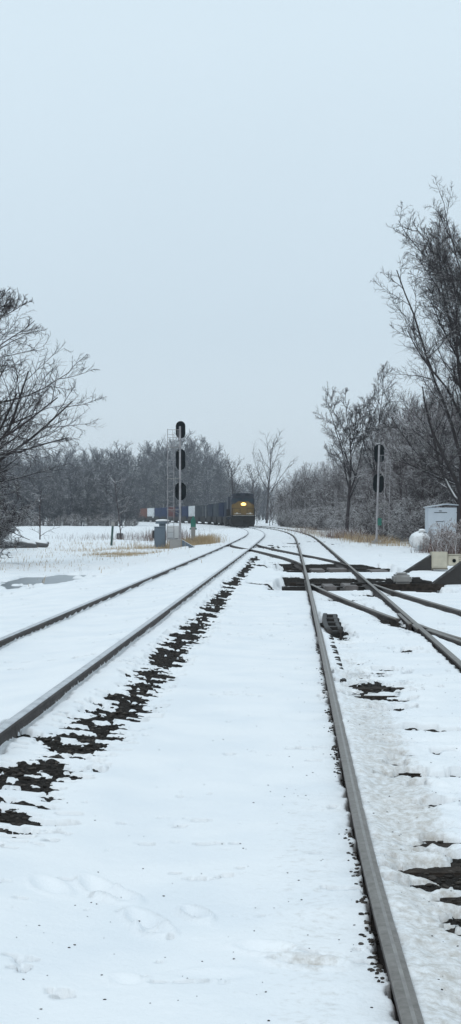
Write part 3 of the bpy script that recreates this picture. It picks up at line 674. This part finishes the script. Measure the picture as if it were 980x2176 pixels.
# ------------------------------------------------------------------ trees
def grow(seed, H, r0, spec, lean=(0, 0), multi=1, spread=.0, env=None):
    """spec: per level dict(n segments, kids, ang, ratio, wob, trop, t0). returns list per level of (pts, radii)"""
    R_ = random.Random(seed); out = [[] for _ in spec]
    def nrm(v): l = math.sqrt(v[0]**2+v[1]**2+v[2]**2) or 1; return (v[0]/l, v[1]/l, v[2]/l)
    def br(p, d, L, r, lev):
        s = spec[lev]; n = s['n']; pts = [p]; rr = [r]; w = s['wob']; tr = s['trop']; ds = [d]; step = L/n
        for i in range(n):
            d = nrm((d[0]+R_.uniform(-w, w), d[1]+R_.uniform(-w, w), d[2]+R_.uniform(-w, w)+tr)); ds.append(d)
            p = (p[0]+d[0]*step, p[1]+d[1]*step, max(p[2]+d[2]*step, .05)); pts.append(p); rr.append(r*(1-(i+1)/n*s.get('tap', .75)))
        out[lev].append((pts, rr))
        if lev+1 >= len(spec): return
        c = spec[lev+1]
        for k in range(c['kids']):
            t = c['t0']+(1-c['t0'])*((k+R_.random())/c['kids']); f = t*n; i = min(int(f), n-1); q = f-i
            pp = tuple(pts[i][j]+(pts[i+1][j]-pts[i][j])*q for j in range(3)); dd = ds[i+1]
            a = R_.uniform(*c['ang']); az = R_.uniform(0, 6.283)
            if lev == 0 and 'azf' in c: az = c['azf'](R_, k)
            up = (0, 0, 1) if abs(dd[2]) < .9 else (1, 0, 0)
            e1 = nrm((dd[1]*up[2]-dd[2]*up[1], dd[2]*up[0]-dd[0]*up[2], dd[0]*up[1]-dd[1]*up[0]))
            e2 = (dd[1]*e1[2]-dd[2]*e1[1], dd[2]*e1[0]-dd[0]*e1[2], dd[0]*e1[1]-dd[1]*e1[0])
            if lev == 0: e1 = (1, 0, 0); e2 = (0, 1, 0)
            ca, sa = math.cos(a), math.sin(a); cz, sz = math.cos(az), math.sin(az)
            nd = nrm(tuple(dd[j]*ca+(e1[j]*cz+e2[j]*sz)*sa for j in range(3)))
            fall = c.get('fall', .55)
            CL = L*c['ratio']*(1-fall*t)*R_.uniform(.7, 1.25)
            if env and lev < 3:
                ex, ez, erx, erz = env; q_ = 1.0
                while q_ > .15:
                    ep = (pp[0]+nd[0]*CL*q_-ex, pp[1]+nd[1]*CL*q_, pp[2]+(nd[2]*.95+.12)*CL*q_-ez)
                    if (ep[0]**2+ep[1]**2)/erx**2+ep[2]**2/erz**2 < 1: break
                    q_ -= .08
                CL *= q_*R_.uniform(.86, 1.08)
            br(pp, nd, CL, max((rr[i]*(1-q)+rr[i+1]*q)*c.get('rr', .55), c['rmin']), lev+1)
    for m_ in range(multi):
        a = R_.uniform(0, 6.283); s = spread*R_.uniform(.3, 1)
        br((math.cos(a)*s*.3, math.sin(a)*s*.3, -.2), nrm((lean[0]+math.cos(a)*s, lean[1]+math.sin(a)*s, 1)), H*(1 if multi == 1 else R_.uniform(.6, 1)), r0, 0)
    return out
def tubes(levels, sides):
    VV = []; FF = []; off = 0
    for ch, k in zip(levels, sides):
        if not ch: continue
        P = np.array([c[0] for c in ch]); Rr = np.array([c[1] for c in ch]); n, m_, _ = P.shape
        D = np.gradient(P, axis=1); D /= np.linalg.norm(D, axis=2, keepdims=True)+1e-9
        up = np.where(np.abs(D[..., 2:3]) < .9, np.array([0, 0, 1.]), np.array([1., 0, 0]))
        e1 = np.cross(D, up); e1 /= np.linalg.norm(e1, axis=2, keepdims=True)+1e-9; e2 = np.cross(D, e1)
        a = np.arange(k)*2*math.pi/k+.5
        V = P[:, :, None, :]+Rr[:, :, None, None]*(np.cos(a)[None, None, :, None]*e1[:, :, None, :]+np.sin(a)[None, None, :, None]*e2[:, :, None, :])
        b0 = off+np.arange(n)[:, None, None]*m_*k+np.arange(m_-1)[None, :, None]*k; j = np.arange(k)[None, None, :]; j2 = (j+1) % k
        F = np.stack([b0+j, b0+j2, b0+k+j2, b0+k+j], -1).reshape(-1, 4)
        VV.append(V.reshape(-1, 3)); FF.append(F); off += n*m_*k
    return np.concatenate(VV), np.concatenate(FF)
def L_(n, kids, ang, ratio, wob, trop, t0, rmin, **k):
    return dict(n=n, kids=kids, ang=(rad(ang[0]), rad(ang[1])), ratio=ratio, wob=wob, trop=trop, t0=t0, rmin=rmin, **k)
def big_tree(name, seed, loc, H, r0, spec, m, label, cat='tree', lean=(0, 0), group=None, rz=0, env=None):
    lv = grow(seed, H, r0, spec, lean, env=env); t = empty(name, loc, rz, label=label, cat=cat, group=group)
    V, F = tubes(lv[:1], [10]); npmesh('trunk', V, F, m, t, True)
    V, F = tubes(lv[1:], [6, 4, 3, 3, 3][:len(lv)-1]); npmesh('crown', V, F, m, t)
    return t
up_spec = [L_(12, 1, (0, 0), 1, .05, .03, 0, .1, tap=.85),
           L_(9, 23, (24, 66), .95, .10, .035, .13, .045, fall=.25, rr=.45),
           L_(7, 13, (25, 60), .38, .20, .05, .12, .022, fall=.5, rr=.5),
           L_(5, 9, (25, 65), .48, .19, .05, .1, .013, fall=.45),
           L_(3, 7, (25, 65), .5, .22, .04, .08, .011, fall=.35)]
up_spec3 = [dict(q) for q in up_spec]; up_spec3[1].update(kids=19, t0=.36, ratio=.62, fall=.1)
up_spec2 = [dict(q) for q in up_spec]; up_spec2[1]['kids'] = 13; up_spec2[2]['kids'] = 10
big_tree('bare_tree', 11, (12.2, 80, 0), 15.5, .30, up_spec, M['bark_near'], 'nearest tall bare tree at the right edge with long ascending limbs', 'tree', (-.015, 0), env=(-.3, 10.6, 6.7, 7.5))
big_tree('bare_tree', 23, (15.0, 93, 0), 19.0, .36, up_spec3, M['bark_near'], 'tallest bare tree, its top crossing the right edge highest', 'tree', (.0, 0), env=(-.3, 13.9, 6.8, 9.5))
big_tree('bare_tree', 79, (13.9, 88, 0), 10, .2, up_spec2, M['bark_near'], 'lower bare tree standing between the two tallest at the right edge', 'tree', (.0, 0), env=(-.5, 6.5, 5.0, 4.6))
mid_spec = [L_(9, 1, (0, 0), 1, .045, .03, 0, .1, tap=.85),
            L_(8, 15, (14, 55), .85, .13, .03, .34, .035, fall=.1, rr=.6),
            L_(5, 8, (30, 60), .42, .22, .05, .12, .02, fall=.5),
            L_(4, 9, (25, 62), .5, .2, .05, .1, .016, fall=.4),
            L_(3, 6, (25, 60), .55, .22, .04, .1, .014, fall=.4)]
big_tree('bare_tree', 35, (9.1, 118, 0), 9.2, .17, mid_spec, M['bark_mid'], 'slender bare tree with rounded crown left of the two headed signal', 'tree', (.0, 0), env=(-.2, 8.9, 2.6, 4.4))
big_tree('bare_tree', 47, (11.9, 122, 0), 10, .18, mid_spec, M['bark_mid'], 'slender bare tree directly behind the two headed signal', 'tree', (.0, 0), env=(0, 9.8, 2.8, 4.8))
left_spec = [L_(9, 1, (0, 0), 1, .06, .02, 0, .1, tap=.8),
             L_(10, 27, (42, 88), .80, .09, .03, .10, .045, fall=.28, rr=.42, azf=lambda R_, k: R_.choice([R_.uniform(-1.2, 1.2), R_.uniform(-.7, .7), R_.uniform(1.2, 5)])),
             L_(7, 11, (20, 48), .42, .15, .02, .12, .02, fall=.45, rr=.5),
             L_(5, 9, (25, 60), .48, .18, .02, .1, .0115, fall=.45),
             L_(3, 6, (25, 62), .5, .22, .02, .1, .009, fall=.35)]
big_tree('bare_tree', 52, (-12.2, 60, -.1), 9.6, .30, left_spec, M['bark_near'], 'spreading bare tree reaching in from the left edge over the field', 'tree', (.02, 0), env=(0, 6.3, 7.3, 5.3))
far_spec = [L_(7, 1, (0, 0), 1, .07, .03, 0, .1, tap=.8),
            L_(6, 12, (18, 45), .62, .14, .05, .22, .06, fall=.5, rr=.5),
            L_(4, 8, (20, 55), .45, .2, .05, .12, .035, fall=.4),
            L_(3, 6, (25, 60), .5, .25, .05, .1, .025, fall=.4)]
big_tree('bare_tree', 61, (7.9, 330, 0), 16.5, .28, far_spec, M['bark_mid'], 'distant fan shaped bare tree just right of the locomotive', 'tree')
big_tree('bare_tree', 64, (1.2, 310, 0), 12, .2, far_spec, M['bark_mid'], 'distant thin bare tree leaning left above the locomotive', 'tree', (-.18, 0))
big_tree('bare_tree', 67, (5.1, 340, 0), 11.5, .2, far_spec, M['bark_mid'], 'lower distant bare tree left of the fan shaped one', 'tree')

# woods made of individual trees (shared meshes)
def proto_meshes(prefix, n, seed0, fn, m, sides):
    out = []
    for i in range(n):
        V, F = tubes(fn(seed0+i), sides); o = npmesh(prefix, V, F, m); me = o.data; bpy.data.objects.remove(o); out.append(me)
    return out
wood_spec = [L_(6, 1, (0, 0), 1, .08, .03, 0, .1, tap=.8),
             L_(5, 22, (20, 60), .50, .16, .05, .08, .05, fall=.45, rr=.5),
             L_(4, 10, (25, 65), .45, .22, .05, .1, .035, fall=.4),
             L_(3, 7, (25, 70), .5, .28, .04, .1, .026, fall=.4)]
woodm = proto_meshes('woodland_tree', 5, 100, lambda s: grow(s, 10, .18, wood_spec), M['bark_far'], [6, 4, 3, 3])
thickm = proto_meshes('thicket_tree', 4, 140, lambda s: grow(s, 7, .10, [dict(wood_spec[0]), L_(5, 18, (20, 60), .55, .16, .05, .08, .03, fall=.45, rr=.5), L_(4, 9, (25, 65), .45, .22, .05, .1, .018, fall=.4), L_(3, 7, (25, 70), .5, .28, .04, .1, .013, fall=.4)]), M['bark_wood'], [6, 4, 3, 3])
bush_spec = [L_(7, 1, (0, 0), 1, .14, -.02, 0, .1, tap=.8),
             L_(5, 9, (25, 70), .5, .22, -.01, .1, .016, fall=.4),
             L_(4, 8, (25, 75), .5, .28, -.03, .1, .017, fall=.4),
             L_(3, 6, (25, 70), .55, .3, -.03, .1, .014, fall=.4)]
bushm = proto_meshes('snowy_shrub', 5, 180, lambda s: grow(s, 3.2, .028, bush_spec, multi=9, spread=.75), M['bark_brush'], [5, 4, 3, 3])
rr = random.Random(9)
def put(mesh, name, x, y, s, sz, label, cat, group, z=0.):
    o = bpy.data.objects.new(name, mesh); o.location = (x, y, z); o.scale = (s, s, s*sz); o.rotation_euler = (rr.uniform(-.06, .06), rr.uniform(-.06, .06), rr.uniform(0, 6.28))
    link(o); return tag(o, label, cat, group)
def X_(px, D): return (px-490)/FPX*D
# ridge of woods behind the train
def ridge_h(px): return np.interp(px, [-100, 40, 150, 215, 240, 270, 300, 340, 380, 420, 450, 475, 500, 540, 600], [985, 990, 992, 985, 968, 985, 990, 972, 966, 972, 990, 1015, 1040, 1045, 1040])
G4 = 'bare trees of the wood behind the train'
for i in range(150):
    px = -60+i*640/150+rr.uniform(-6, 6); D = rr.choice([500, 530, 560])+rr.uniform(-12, 12)
    h = (HOR-ridge_h(px))/FPX*D+1.7; h *= rr.uniform(.82, 1.06)
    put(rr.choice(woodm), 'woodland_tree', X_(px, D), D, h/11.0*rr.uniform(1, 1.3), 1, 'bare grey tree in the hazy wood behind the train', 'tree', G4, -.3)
G5 = 'bare trees along the far side of the left field'
for i in range(95):
    px = -90+i*385/95+rr.uniform(-5, 5); D = 300+rr.uniform(-14, 30)
    top = np.interp(px, [-90, 60, 200, 240, 300], [985, 1000, 1010, 1010, 1080])
    h = (HOR-top)/FPX*D+1.7; h *= rr.uniform(.7, 1.06)
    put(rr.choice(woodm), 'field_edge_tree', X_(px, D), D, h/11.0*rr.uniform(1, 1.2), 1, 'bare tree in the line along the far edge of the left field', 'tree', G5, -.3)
G6 = 'snowy shrubs at the foot of the far left wood'
for i in range(22):
    px = -60+i*360/22+rr.uniform(-6, 6); D = 285+rr.uniform(-8, 8)
    put(rr.choice(bushm), 'field_edge_shrub', X_(px, D), D, rr.uniform(.5, .9), 1, 'low snowy shrub at the foot of the trees beyond the left field', 'shrub', G6, -.3)
# low snowy branches under the spreading tree at left
G7 = 'snow laden shrubs at the left edge'
for i in range(10):
    D = 62+rr.uniform(0, 30); px = -50+rr.uniform(0, 1)**1.2*100
    ob = put(rr.choice(bushm), 'snowy_shrub', X_(px-60, D), D, rr.uniform(.85, 1.2)*(1.0-.55*max(0, px/60)), 1, 'tangled snow laden shrub at the left edge beneath the spreading tree', 'shrub', G7, -.1); ob.material_slots[0].link = 'OBJECT'; ob.material_slots[0].material = M['bark_edge']
# right hand thicket following the track
G8 = 'bare trees of the thicket right of the tracks'
def XRs(Y, off): return float(XR(Y))+off
for i in range(210):
    Y_ = 100+i*.96+rr.uniform(-2, 2); off = rr.uniform(7.5, 24) if Y_ < 230 else rr.uniform(5, 26)
    x = XRs(Y_, off); px = 490+FPX*x/Y_
    top = np.interp(px, [560, 600, 650, 700, 760, 810, 850, 900, 980, 1200], [1070, 1030, 1003, 990, 975, 940, 900, 870, 860, 855])
    h = ((HOR-top)/FPX*Y_+1.7)*rr.uniform(.7, 1.05)
    if px > 1080: continue
    put(rr.choice(thickm), 'thicket_tree', x, Y_, h/7.6, 1, 'bare brownish tree crowded in the thicket right of the tracks', 'tree', G8, -.1)
for i in range(16):   # taller brown growth behind the equipment house
    Y_ = 96+rr.uniform(0, 22); px = 850+i*9+rr.uniform(-5, 5); x = X_(px, Y_)
    h = ((HOR-np.interp(px, [840, 880, 980], [925, 885, 875]))/FPX*Y_+1.7)*rr.uniform(.75, 1.05)
    put(rr.choice(thickm), 'thicket_tree', x, Y_, h/7.6, 1, 'bare brownish tree crowded in the thicket right of the tracks', 'tree', G8, -.1)
G9 = 'snowy shrubs in front of the right thicket'
for i in range(190):
    Y_ = 92+i*.85+rr.uniform(-2, 2); off = (4.6 if Y_ > 120 else 5.4)+abs(rr.gauss(0, 2.6))
    x = XRs(Y_, off); px = 490+FPX*x/Y_
    if px > 1040 or (Y_ < 99 and 690 < px < 850): continue
    if Y_ < 130: off += .6
    put(rr.choice(bushm), 'thicket_shrub', x, Y_, rr.uniform(.55, 1.0), 1, 'snow dusted shrub in the row fronting the right hand thicket', 'shrub', G9, -.1)
for i, (px, D, s, lb) in enumerate(((925, 72, .42, 'reddish weedy shrub in front of the equipment house, left one'), (955, 70, .5, 'reddish weedy shrub in front of the equipment house, middle one'), (985, 68, .52, 'reddish weedy shrub in front of the equipment house, cut by the edge'))):
    o = put(bushm[i], 'weedy_shrub', X_(px, D), D, s, 1, lb, 'shrub', 'reddish shrubs before the equipment house', -.05)
    o.material_slots[0].link = 'OBJECT'; o.material_slots[0].material = M['russet']
# tall snow-lined weed stems in front of left wood
for i, (px, D, h, lb) in enumerate(((258, 120, 5.2, 'young tree with snow lined branches standing in the left field'), (85, 100, 4.0, 'pale snow coated sapling near the left edge of the field'))):
    lv = grow(300+i, h, .05, [L_(7, 1, (0, 0), 1, .08, .02, 0, .1), L_(5, 12, (50, 80), .38, .12, .0, .15, .025, fall=.5), L_(4, 5, (30, 60), .5, .2, .0, .1, .015)])
    t = empty('sapling', (X_(px, D), D, -.2), label=lb, cat='tree')
    V, F = tubes(lv[:1], [6]); npmesh('trunk', V, F, M['bark_brush'], t); V, F = tubes(lv[1:], [4, 3]); npmesh('crown', V, F, M['bark_brush'], t)

# ------------------------------------------------------------------ dry grass (stuff)
def grass(name, areas, m, seed, wmin=.004):
    r = RS(seed); VV = []; FF = []; off = 0
    for (cx, cy, rx, ry, n, h) in areas:
        x = cx+r.randn(n)*rx; y = cy+r.randn(n)*ry; z = base_level(x[None], y[None])[0]-.05
        hh_ = h*(.4+.9*r.rand(n)); a = r.rand(n)*6.28; b_ = r.rand(n)*.9*hh_; w = wmin+.008*r.rand(n)
        dx = np.cos(a); dy = np.sin(a)
        P0 = np.stack([x-w*dy, y+w*dx, z], 1); P1 = np.stack([x+w*dy, y-w*dx, z], 1)
        mx = x+dx*b_*.35; my = y+dy*b_*.35
        P2 = np.stack([mx+w*.8*dy, my-w*.8*dx, z+hh_*.65], 1); P3 = np.stack([mx-w*.8*dy, my+w*.8*dx, z+hh_*.65], 1)
        ex = x+dx*b_; ey = y+dy*b_
        P4 = np.stack([ex+w*.2*dy, ey-w*.2*dx, z+hh_], 1); P5 = np.stack([ex-w*.2*dy, ey+w*.2*dx, z+hh_], 1)
        VV.append(np.stack([P0, P1, P2, P3, P4, P5], 1).reshape(-1, 3)); i6 = off+np.arange(n)*6
        FF.append(np.stack([i6, i6+1, i6+2, i6+3], 1)); FF.append(np.stack([i6+3, i6+2, i6+4, i6+5], 1)); off += n*6
    return tag(npmesh(name, np.concatenate(VV), np.concatenate(FF), m), kind='stuff')
grass('dry_grass', [(-5.3, 75, .9, 2.6, 1800, .16), (-6.4, 84, 1.6, 4, 900, .18), (-4.9, 92, 1.2, 3, 500, .3), (-8.5, 100, 2.5, 8, 500, .25),
                    (-1.9, 92, .55, 2.5, 2600, .55), (-2.8, 90, .5, 1.2, 1200, .5), (-3.4, 86.5, .5, .6, 500, .3),
                    (-10, 70, 3, 10, 500, .2), (-7.5, 60, 2, 6, 250, .15),
                    (8.9, 108, .6, 6, 700, .5), (9.2, 96, .7, 4, 900, .45), (9.6, 88, .7, 3, 500, .3), (7.6, 130, .6, 10, 300, .4), (8.2, 160, 1, 20, 300, .5)], M['tan'], 3)
grass('brown_weeds', [(8.6, 118, .7, 5, 1100, .65), (9.6, 112, .7, 5, 1300, .7), (9.0, 92, .5, 2, 300, .4), (10.0, 71, .5, 1.2, 900, .6), (10.6, 69, .6, 1.2, 1200, .7), (7.9, 150, 1, 14, 400, .6), (-9.5, 130, 3, 10, 600, .5), (-6, 130, 2, 10, 500, .7), (-5, 120, 1.2, 8, 900, .9)], M['russet'], 4)

# ------------------------------------------------------------------ haze
hz = MB().box(-840, 840, -70, 910, -3, 32).build('haze', M['white']); hm = bpy.data.materials.new('haze'); hm.use_nodes = True
nt = hm.node_tree; nt.nodes.clear(); ou = nt.nodes.new('ShaderNodeOutputMaterial'); pv = nt.nodes.new('ShaderNodeVolumePrincipled')
pv.inputs['Color'].default_value = (.90, .95, 1, 1); pv.inputs['Density'].default_value = .00044; pv.inputs['Anisotropy'].default_value = .2
nt.links.new(pv.outputs[0], ou.inputs['Volume']); hz.data.materials.clear(); hz.data.materials.append(hm); tag(hz, kind='stuff')

# ------------------------------------------------------------------ sky, sun, camera
sc = bpy.context.scene
w = bpy.data.worlds.new('World'); sc.world = w; w.use_nodes = True; nt = w.node_tree; bg = nt.nodes['Background']
sky = nt.nodes.new('ShaderNodeTexSky'); sky.sky_type = 'NISHITA'; sky.sun_disc = False
SE, SRot = 38, 200
sky.sun_elevation = rad(SE); sky.sun_rotation = rad(SRot); sky.air_density = 1; sky.dust_density = 2
tc = nt.nodes.new('ShaderNodeTexCoord'); sep = nt.nodes.new('ShaderNodeSeparateXYZ'); nt.links.new(tc.outputs['Generated'], sep.inputs[0])
cr = nt.nodes.new('ShaderNodeValToRGB')   # overcast layer: cloud deck a little darker low down than overhead
el = cr.color_ramp.elements; el[0].position = .0; el[0].color = (.66, .765, .845, 1); el[1].position = 1; el[1].color = (.68, .81, .90, 1)
e = el.new(.12); e.color = (.60, .715, .805, 1); e = el.new(.30); e.color = (.665, .79, .875, 1)
nt.links.new(sep.outputs['Z'], cr.inputs['Fac'])
nz = nt.nodes.new('ShaderNodeTexNoise'); nz.inputs['Scale'].default_value = 2.2; nz.inputs['Detail'].default_value = 4; nt.links.new(tc.outputs['Generated'], nz.inputs['Vector'])
mm = nt.nodes.new('ShaderNodeMapRange'); mm.inputs['To Min'].default_value = 9.6; mm.inputs['To Max'].default_value = 10.5; nt.links.new(nz.outputs['Fac'], mm.inputs['Value'])
vm = nt.nodes.new('ShaderNodeVectorMath'); vm.operation = 'SCALE'; nt.links.new(cr.outputs['Color'], vm.inputs[0]); nt.links.new(mm.outputs[0], vm.inputs['Scale'])
mx = nt.nodes.new('ShaderNodeMix'); mx.data_type = 'RGBA'; mx.inputs['Factor'].default_value = .94
nt.links.new(sky.outputs[0], mx.inputs['A']); nt.links.new(vm.outputs[0], mx.inputs['B']); nt.links.new(mx.outputs['Result'], bg.inputs['Color'])
bg.inputs['Strength'].default_value = .1
sl = bpy.data.lights.new('sun', 'SUN'); sl.energy = .55; sl.angle = rad(25); sl.color = (1, .97, .93)
so = bpy.data.objects.new('sun', sl); link(so)
d = Vector((math.sin(rad(SRot))*math.cos(rad(SE)), math.cos(rad(SRot))*math.cos(rad(SE)), math.sin(rad(SE))))
so.rotation_euler = d.to_track_quat('Z', 'Y').to_euler()
cd = bpy.data.cameras.new('camera'); cam = bpy.data.objects.new('camera', cd); link(cam)
cam.location = (0, 0, CAMZ); cam.rotation_euler = (rad(90), 0, 0)
cd.sensor_fit = 'VERTICAL'; cd.sensor_height = 36; cd.lens = 36*FPX/2176; cd.shift_y = (HOR-1088)/2176
cd.clip_end = 5000; cd.clip_start = .05; sc.camera = cam
sc.view_settings.view_transform = 'Standard'; sc.view_settings.look = 'None'; sc.view_settings.exposure = .12; sc.view_settings.gamma = 1
